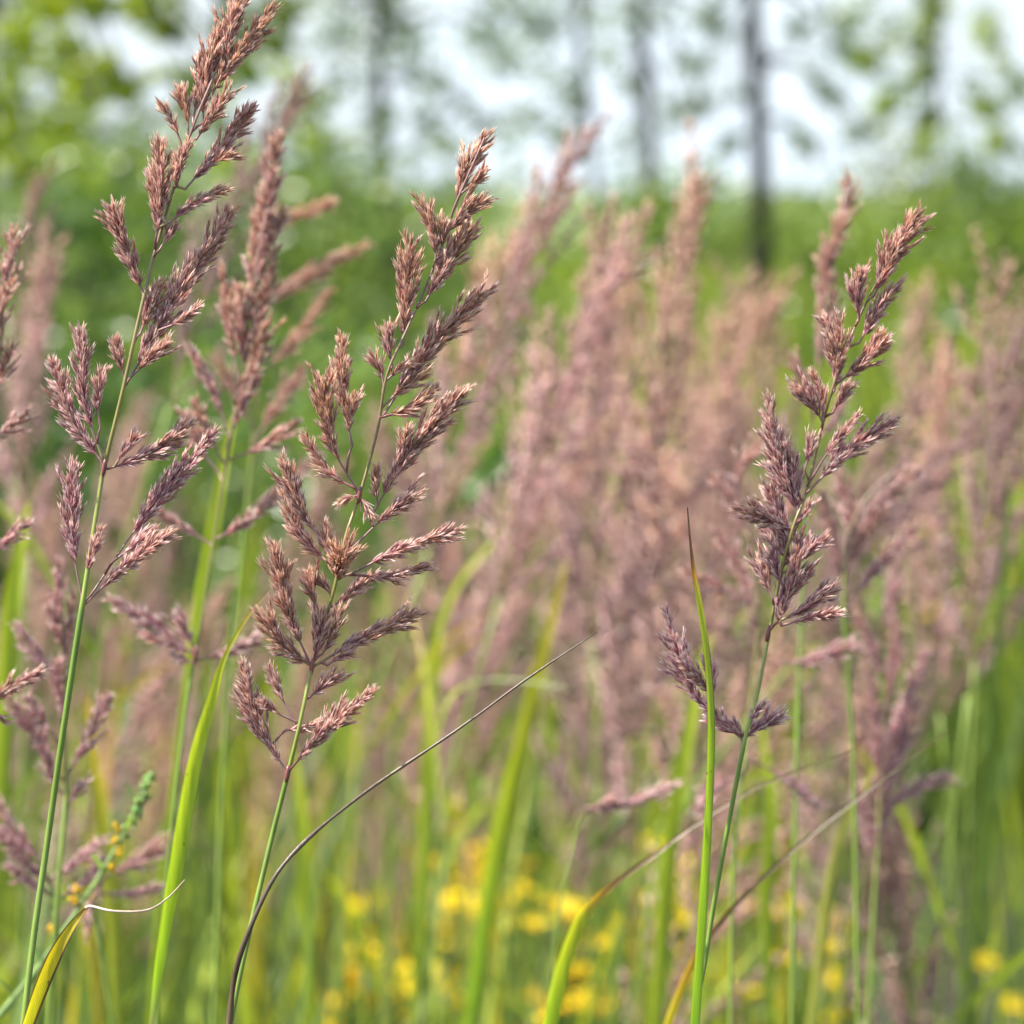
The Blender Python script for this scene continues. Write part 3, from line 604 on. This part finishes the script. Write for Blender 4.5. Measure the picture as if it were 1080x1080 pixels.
# ------------------------------------------------------------------ yellow flowers low in the meadow
def flower_mesh(seed):
    r = random.Random(seed); st = MB(); flm = []; H = 0.55
    top = Vector((0.02, 0, H)); g = (0.12, 0.2, 0.04)
    ax = smooth_pts([Vector((0, 0, 0)), Vector((0.01, 0.005, H * 0.5)), top], 8)
    st.tube(ax, [0.003] * 8, [g] * 8, 6)
    heads = []
    for k in range(11):
        a = r.uniform(0, 6.28); b = ax[r.choice((5, 6, 6, 7))]; e = b + Vector((math.cos(a) * r.uniform(0.01, 0.05), math.sin(a) * r.uniform(0.01, 0.05), r.uniform(0.02, 0.07)))
        st.tube(smooth_pts([b, b.lerp(e, 0.5) + Vector((0, 0, 0.01)), e], 5), [0.0012] * 5, [g] * 5, 5); heads.append(e)
    for e in heads:
        fl = MB(); up = Vector((r.uniform(-.6, .6), r.uniform(-.9, .1), 1)).normalized(); o1 = up.orthogonal().normalized(); o2 = up.cross(o1)
        for k in range(13):
            a = k / 13 * 6.283 + r.uniform(-.1, .1); q = o1 * math.cos(a) + o2 * math.sin(a); sd = up.cross(q)
            L = r.uniform(0.013, 0.02); k0 = len(fl.v); lift = r.uniform(0.1, 0.5)
            fl.v += [e, e + q * L * 0.55 + sd * L * 0.2 + up * lift * L * .5, e + q * L + up * lift * L, e + q * L * 0.55 - sd * L * 0.2 + up * lift * L * .5]
            c = (0.86 * r.uniform(.9, 1.05), 0.66 * r.uniform(.9, 1.05), 0.02); fl.c += [c] * 4; fl.f.append((k0, k0 + 1, k0 + 2, k0 + 3))
        fl.tube([e - up * 0.003, e + up * 0.001, e + up * 0.004], [0.002, 0.0045, 0.002], [(0.75, 0.5, 0.02)] * 3, 8); flm.append(fl.mesh('flower_head', M_PETAL))
    for k in range(8):
        a = ax[r.randrange(1, 7)]; an = r.uniform(0, 6.28); blade_mesh(st, a, a + Vector((math.cos(an) * .06, math.sin(an) * .06, r.uniform(0, .05))), 0.01, FRESH, r, 0.15, 6)
    return st.mesh('stem', M_BLADE), flm, H
FV = [flower_mesh(300 + i) for i in range(4)]
spots = [(520, 955, 4.0), (478, 985, 3.8), (430, 1008, 3.6), (398, 1050, 3.4), (470, 1058, 3.3), (525, 1068, 3.4), (645, 968, 4.2), (715, 975, 4.0), (735, 962, 4.4), (560, 1040, 3.6),
         (640, 1070, 3.4), (830, 1020, 3.9), (445, 1030, 3.7), (1000, 612, 8.0), (1050, 1078, 3.5), (385, 1010, 4.2), (760, 1050, 3.5), (600, 1060, 3.4), (350, 1062, 3.5), (690, 1010, 4.0), (500, 1010, 3.9), (560, 985, 4.1), (450, 960, 4.0), (680, 960, 3.9)]
for i, (x, y, d) in enumerate(spots):
    if d == 0: continue
    if d < 8: d += 0.75
    st, fl, H = FV[i % 4]; p = P(x, y, d)
    lb = 'single patch of yellow blossom farther back at the right, right of the sharp right-hand plume' if d == 8.0 else 'blurred yellow flower low among the grasses along the bottom of the photo'
    th = thing('yellow_flower', Vector((p.x, p.y, 0)), lb, 'flower', None if d == 8.0 else 'yellow flowers along the bottom')
    th.rotation_euler.z = R.uniform(0, 6.28)
    z = (p.z + 0.03) / H; sxy = 2.2 if d == 8.0 else 1.25
    for nm, me in [('stem', st)] + [('flower_head', q) for q in fl]:
        o = link(nm, me, th); o.scale = (sxy, sxy, z)

# ------------------------------------------------------------------ the setting: ground and the uncountable meadow grass
me = bpy.data.meshes.new('ground')
gx = [-400, -60, -20, -8, -3, 0, 3, 8, 20, 60, 400]; gy = [-60, -3, 0, 2, 4, 7, 11, 18, 30, 60, 120, 260, 700]
me.from_pydata([(x, y, 0) for y in gy for x in gx], [], [(j * 11 + i, j * 11 + i + 1, (j + 1) * 11 + i + 1, (j + 1) * 11 + i) for j in range(12) for i in range(10)])
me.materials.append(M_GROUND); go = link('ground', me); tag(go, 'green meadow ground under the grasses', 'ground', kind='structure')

def tufts(name, n, yr, hr, wr, palettes, label, margin=1.7, seed=1, dens_pow=1.0, segs=5, side_shift=0.0):
    r = random.Random(seed); mb = MB()
    for i in range(n):
        y = lerp(yr[0], yr[1], r.random() ** dens_pow); x = r.uniform(-1, 1) * (0.12 * y * margin + 0.25)
        if y < 7.5 and x / (0.12 * y) > 0.45 and r.random() < 0.8: continue
        cl = noise.noise(Vector((x * 1.3, y * 0.6, seed * 3.1))) + 0.4 * side_shift * max(-1, min(1, x / (0.12 * y)))
        h = r.uniform(*hr) * (1 + 0.3 * cl); a = r.uniform(0, 6.28); ln = h * r.uniform(0.1, 0.5)
        root = Vector((x, y, 0)); tip = root + Vector((math.cos(a) * ln, math.sin(a) * ln, h))
        pal = palettes[min(len(palettes) - 1, max(0, int((0.5 + cl * 0.9 + r.uniform(-.35, .35)) * len(palettes))))]
        w = r.uniform(*wr); k = r.uniform(0.75, 1.2)
        mid = root.lerp(tip, 0.55) + Vector((0, 0, h * 0.12)); pts = smooth_pts([root, mid, tip], segs)
        sd = Vector((math.cos(a + 1.57 + r.uniform(-.8, .8)), math.sin(a + 1.57), 0)); k0 = len(mb.v)
        for j, p in enumerate(pts):
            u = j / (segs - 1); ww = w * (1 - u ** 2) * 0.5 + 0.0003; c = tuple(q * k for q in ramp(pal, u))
            mb.v += [p - sd * ww, p + sd * ww]; mb.c += [c, c]
        for j in range(segs - 1):
            q = k0 + 2 * j; mb.f.append((q, q + 1, q + 3, q + 2))
    o = mb.build(name, M_MEADOW); tag(o, label, 'grass', kind='stuff'); return o
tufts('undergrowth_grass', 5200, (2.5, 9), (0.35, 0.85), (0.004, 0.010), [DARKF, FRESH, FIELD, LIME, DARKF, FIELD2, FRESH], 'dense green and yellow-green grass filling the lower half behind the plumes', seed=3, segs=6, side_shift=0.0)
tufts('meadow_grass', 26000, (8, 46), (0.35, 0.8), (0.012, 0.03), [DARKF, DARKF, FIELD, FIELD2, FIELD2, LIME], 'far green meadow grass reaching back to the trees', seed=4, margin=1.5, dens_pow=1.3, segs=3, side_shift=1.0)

# ------------------------------------------------------------------ shrubs and trees
def leaf_cloud(mb, centres, n, size, cols, r, spread):
    for i in range(n):
        c, rr = r.choice(centres); p = c + rvec(r) * (rr * spread * r.random() ** 0.45)
        t = rvec(r); t.z = t.z * 0.6 - 0.25; t.normalize(); sd = t.cross(rvec(r)).normalized(); L = size * r.uniform(0.6, 1.25)
        k0 = len(mb.v); w = L * 0.3; up = t.cross(sd)
        mb.v += [p, p + t * L * 0.45 + sd * w + up * L * .06, p + t * L * 0.5, p + t * L, p + t * L * 0.45 - sd * w + up * L * .06]
        k = r.uniform(0.7, 1.25); col = r.choice(cols); col = tuple(q * k for q in col); mb.c += [col] * 5
        mb.f += [(k0, k0 + 1, k0 + 3, k0 + 2), (k0, k0 + 2, k0 + 3, k0 + 4)]
DEEP = [(0.045, 0.10, 0.022), (0.06, 0.125, 0.025), (0.08, 0.155, 0.03)]
BRIGHT = [(0.28, 0.37, 0.03), (0.36, 0.43, 0.035), (0.2, 0.31, 0.03)]
MIDG = [(0.10, 0.18, 0.04), (0.14, 0.23, 0.045), (0.19, 0.27, 0.05)]
OLV = [(0.2, 0.22, 0.04), (0.14, 0.19, 0.04)]
def shrub_meshes(seed, cols, n=2600, leaf=0.05):
    r = random.Random(seed); lf = MB(); cs = []; stm = []
    for k in range(9):
        a = r.uniform(0, 6.28); L = r.uniform(0.5, 1.0); e = Vector((math.cos(a) * r.uniform(.1, .6), math.sin(a) * r.uniform(.1, .6), L))
        pts = smooth_pts([Vector((math.cos(a) * .03, math.sin(a) * .03, 0)), Vector((e.x * .35, e.y * .35, L * .55)), e], 6)
        st = MB(); st.tube(pts, [lerp(.014, .004, i / 5) for i in range(6)], [(.1, .08, .06)] * 6, 5); stm.append(('stem', st.mesh('stem', M_TWIG)))
        for q in (2, 3, 4, 5): cs.append((pts[q], r.uniform(0.12, 0.28)))
    leaf_cloud(lf, cs, n, leaf, cols, r, 1.0)
    return stm + [('foliage', lf.mesh('foliage', M_TREELEAF))]
SH = {'deep': shrub_meshes(1, DEEP), 'mid': shrub_meshes(2, MIDG), 'bright': shrub_meshes(3, [(0.15, 0.24, 0.03), (0.22, 0.30, 0.035), (0.11, 0.20, 0.03)]), 'olive': shrub_meshes(4, OLV)}
shrubs = [  # px x, distance, height, kind, label
    (30, 14, 1.3, 'deep', 'dark green shrub behind the faint plumes at the far left'),
    (150, 11, 1.15, 'mid', 'mid-green shrub behind the upper stem of the tallest plume'),
    (330, 16, 1.5, 'mid', 'mid-green shrub just right of the soft brown plume, reaching the skyline'),
    (245, 22, 1.6, 'mid', 'mid-green shrub on the skyline behind the tip of the soft brown plume'),
    (100, 22, 1.75, 'mid', 'mid-green shrub on the skyline at the far left'),
    (455, 7, 0.86, 'deep', 'dark green shrub directly behind the upper right branches of the open plume'),
    (60, 8, 0.98, 'deep', 'dark green shrub behind the small plume at the left edge'),
    (300, 9, 0.98, 'mid', 'mid-green shrub behind the two sideways branches of the blurred brown plume'),
    (540, 10, 0.7, 'deep', 'low dark green shrub behind the lower left of the pink clump'),
    (470, 9, 0.72, 'deep', 'low dark green shrub behind the right-hand branches of the open plume'),
    (250, 7.5, 0.78, 'deep', 'low dark green shrub behind the stem of the soft brown plume'),
    (590, 19, 1.36, 'bright', 'yellow-green shrub on the skyline right of the topmost leaning plume'),
    (560, 13, 0.95, 'mid', 'mid-green shrub behind the left edge of the pink clump'),
    (800, 9, 0.80, 'deep', 'low dark green shrub under the dark trunk, left of the sharp right-hand plume'),
    (925, 26, 1.25, 'bright', 'bright green shrub behind the slender lone plume'),
    (1010, 20, 1.3, 'bright', 'bright green shrub behind the tip of the sharp right-hand plume'),
    (1050, 24, 1.55, 'mid', 'mid-green shrub on the skyline at the right edge'),
    (905, 28, 1.3, 'mid', 'mid-green shrub just right of the dark trunk, behind the slender lone plume'),
    (985, 13, 0.98, 'deep', 'dark green shrub low behind the upper part of the sharp right-hand plume'),
    (1030, 12, 0.95, 'bright', 'bright green shrub lower down at the right edge'),
    (735, 34, 1.5, 'mid', 'mid-green shrub on the skyline left of the dark trunk'),
    (400, 12, 0.95, 'mid', 'mid-green shrub behind the upper part of the open plume'),
    (1010, 30, 1.75, 'olive', 'olive shrub with yellow tops on the skyline at the right'),
]
for i, (x, D, h, kd, lb) in enumerate(shrubs):
    p = P(x, 195, D); th = thing('shrub', Vector((p.x, p.y, 0)), lb, 'shrub')
    th.rotation_euler.z = i * 1.3
    w = h * R.uniform(0.9, 1.25)
    for nm, me in SH[kd]:
        o = link(nm, me, th); o.scale = (w, w, h / 1.12)
def tree(label, x0, x1, D, w_px, H, cols, boughs, seed, nleaf=2600, leaf=0.07, name='slender_tree', mat=M_BARK):
    """trunk through pixel columns x0 (top of frame) and x1 (horizon); boughs are pixel spots (x, y, radius px) where leaves hang"""
    r = random.Random(seed); s = S(D); base = P(x1, 195, D); base.z = 0; topf = P(x0, 0, D)
    slope = (topf.x - base.x) / topf.z
    th = thing(name, base, label, 'tree'); wr = w_px * s * 0.5
    pts = [base + Vector((slope * z + 0.05 * math.sin(z * 0.9 + seed) * min(1, z), 0.05 * math.sin(z * .7), z)) for z in [0, .3, .8, 1.4, 2, 2.6, 3.4, 4.4, 5.6, H]]
    k = len(pts) - 1
    tr = MB(); tr.tube(pts, [wr * (1.35 if i == 0 else lerp(1.05, 0.25, (i / k) ** 1.2)) for i in range(k + 1)], [(.1, .1, .1)] * (k + 1), 10); tr.build('trunk', mat, th, base)
    br = MB(); lf = MB(); cs = []
    for (bx, by, rp) in boughs:
        e = P(bx, by, D + r.uniform(-0.8, 0.8)); zz = max(1.3, min(H * .7, e.z + r.uniform(0.1, 0.9))); a = base + Vector((slope * zz, 0, zz))
        m = a.lerp(e, 0.55) + Vector((0, 0, 0.15 * (a - e).length)); bp = smooth_pts([a, m, e], 9)
        br = MB(); br.tube(bp, [lerp(wr * .35, .004, i / 8) for i in range(9)], [(.08, .07, .06)] * 9, 5); br.build('limb', mat, th, base)
        cs += [(e, rp * s * 0.85)] * 3 + [(bp[6], rp * s * .6)]
    nb = len(cs)
    hi = []
    for q in range(16):
        zz = r.uniform(2.9, H * .95); a = base + Vector((slope * zz, 0, zz)); an = r.uniform(0, 6.28); L = r.uniform(.5, 1.5) * (1.2 - 0.6 * zz / H)
        e = a + Vector((math.cos(an) * L, math.sin(an) * L, r.uniform(.2, .9))); bp = smooth_pts([a, a.lerp(e, .5) + Vector((0, 0, .1)), e], 6)
        br = MB(); br.tube(bp, [lerp(wr * .4, .005, i / 5) for i in range(6)], [(.08, .07, .06)] * 6, 5); br.build('limb', mat, th, base)
        hi += [(bp[3], .35), (bp[4], .4), (e, .45)]
    if cs: leaf_cloud(lf, cs, int(nleaf * 0.5), leaf, cols, r, 1.0)
    leaf_cloud(lf, hi, nleaf, leaf * 1.1, cols, r, 1.0)
    lf.build('crown', M_TREELEAF, th, base)
    return th
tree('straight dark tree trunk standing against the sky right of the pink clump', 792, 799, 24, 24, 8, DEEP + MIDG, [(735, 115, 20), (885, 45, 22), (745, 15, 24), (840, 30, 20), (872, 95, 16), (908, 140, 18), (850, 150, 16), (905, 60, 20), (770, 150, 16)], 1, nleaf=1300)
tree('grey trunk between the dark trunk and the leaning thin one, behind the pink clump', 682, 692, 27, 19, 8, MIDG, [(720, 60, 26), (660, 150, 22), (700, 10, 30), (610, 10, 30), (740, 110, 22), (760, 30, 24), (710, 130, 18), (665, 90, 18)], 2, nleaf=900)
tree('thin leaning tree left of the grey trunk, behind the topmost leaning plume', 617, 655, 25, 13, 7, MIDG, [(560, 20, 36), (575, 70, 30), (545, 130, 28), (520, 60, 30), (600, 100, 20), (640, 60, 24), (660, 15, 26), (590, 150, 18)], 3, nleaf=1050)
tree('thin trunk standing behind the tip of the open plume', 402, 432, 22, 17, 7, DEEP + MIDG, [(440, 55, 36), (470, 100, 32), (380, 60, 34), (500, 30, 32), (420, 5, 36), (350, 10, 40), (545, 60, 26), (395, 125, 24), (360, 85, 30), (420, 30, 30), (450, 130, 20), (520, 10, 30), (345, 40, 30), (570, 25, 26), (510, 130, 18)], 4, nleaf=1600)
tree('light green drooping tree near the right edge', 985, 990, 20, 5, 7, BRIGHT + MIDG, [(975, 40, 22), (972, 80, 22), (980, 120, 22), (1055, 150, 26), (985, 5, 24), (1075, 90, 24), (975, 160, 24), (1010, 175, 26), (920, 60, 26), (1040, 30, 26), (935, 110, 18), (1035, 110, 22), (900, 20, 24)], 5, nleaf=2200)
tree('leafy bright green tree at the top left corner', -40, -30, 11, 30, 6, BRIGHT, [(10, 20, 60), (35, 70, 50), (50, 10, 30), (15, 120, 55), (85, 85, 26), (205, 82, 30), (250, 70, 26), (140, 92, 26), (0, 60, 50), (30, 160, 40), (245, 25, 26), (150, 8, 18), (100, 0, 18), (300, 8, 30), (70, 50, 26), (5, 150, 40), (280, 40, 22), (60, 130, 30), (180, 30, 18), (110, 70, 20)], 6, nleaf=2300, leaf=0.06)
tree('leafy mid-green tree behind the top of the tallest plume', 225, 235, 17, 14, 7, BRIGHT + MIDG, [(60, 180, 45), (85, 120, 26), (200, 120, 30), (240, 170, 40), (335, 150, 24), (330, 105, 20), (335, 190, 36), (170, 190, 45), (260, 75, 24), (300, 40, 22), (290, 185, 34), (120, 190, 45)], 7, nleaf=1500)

# ------------------------------------------------------------------ sky, sun, camera
SUN_EL, SUN_AZ = rad(52), rad(-102)      # azimuth from the view direction towards the right
w = bpy.data.worlds.new('World'); sc.world = w; w.use_nodes = True
nt = w.node_tree; N = nt.nodes; L = nt.links; N.clear()
out = N.new('ShaderNodeOutputWorld'); bg = N.new('ShaderNodeBackground'); bg.inputs['Strength'].default_value = 0.11
sky = N.new('ShaderNodeTexSky'); sky.sky_type = 'NISHITA'; sky.sun_disc = False; sky.sun_elevation = SUN_EL; sky.sun_rotation = SUN_AZ
sky.dust_density = 2.0
tc = N.new('ShaderNodeTexCoord'); nz = N.new('ShaderNodeTexNoise'); nz.inputs['Scale'].default_value = 3.2; nz.inputs['Detail'].default_value = 6
mp = N.new('ShaderNodeMapping'); mp.inputs['Scale'].default_value = (1, 1, 3.0)
L.new(tc.outputs['Generated'], mp.inputs[0]); L.new(mp.outputs[0], nz.inputs['Vector'])
cr = N.new('ShaderNodeValToRGB'); cr.color_ramp.elements[0].position = 0.30; cr.color_ramp.elements[1].position = 0.55
mx = N.new('ShaderNodeMix'); mx.data_type = 'RGBA'; mx.inputs[7].default_value = (4.6, 5.25, 5.9, 1)
zs = N.new('ShaderNodeSeparateXYZ'); L.new(tc.outputs['Generated'], zs.inputs[0])
zr = N.new('ShaderNodeMapRange'); zr.inputs['From Min'].default_value = 0.12; zr.inputs['From Max'].default_value = 0.5; zr.inputs['To Min'].default_value = 1.0; zr.inputs['To Max'].default_value = 0.2
L.new(zs.outputs['Z'], zr.inputs['Value'])        # cloud bank along the horizon, thinning out to blue overhead
zm = N.new('ShaderNodeMath'); zm.operation = 'MULTIPLY'; L.new(cr.outputs[0], zm.inputs[0]); L.new(zr.outputs['Result'], zm.inputs[1])
L.new(nz.outputs['Fac'], cr.inputs[0]); L.new(zm.outputs[0], mx.inputs[0]); L.new(sky.outputs[0], mx.inputs[6])
L.new(mx.outputs[2], bg.inputs['Color']); L.new(bg.outputs[0], out.inputs[0])

sd = bpy.data.lights.new('sun', 'SUN'); sd.energy = 5.0; sd.angle = rad(0.55); sd.color = (1.0, 0.94, 0.84)
so = link('sun', sd); to_sun = Vector((math.sin(SUN_AZ) * math.cos(SUN_EL), math.cos(SUN_AZ) * math.cos(SUN_EL), math.sin(SUN_EL)))
so.rotation_euler = to_sun.to_track_quat('Z', 'Y').to_euler(); so.location = (3, 2, 6)

cd = bpy.data.cameras.new('camera'); co = link('camera', cd)
co.location = CAM; co.rotation_euler = (math.pi / 2 - PITCH, 0, 0)
cd.sensor_width = 24; cd.sensor_height = 24; cd.lens = 100; cd.clip_start = 0.05; cd.clip_end = 2000
cd.dof.use_dof = True; cd.dof.focus_distance = D0; cd.dof.aperture_fstop = 9.0; cd.dof.aperture_blades = 9
sc.camera = co
sc.view_settings.view_transform = 'Standard'; sc.view_settings.look = 'None'; sc.view_settings.gamma = 1; sc.view_settings.exposure = 1.22
sc.cycles.max_bounces = 8; sc.cycles.transparent_max_bounces = 8
sc.cycles.use_denoising = True
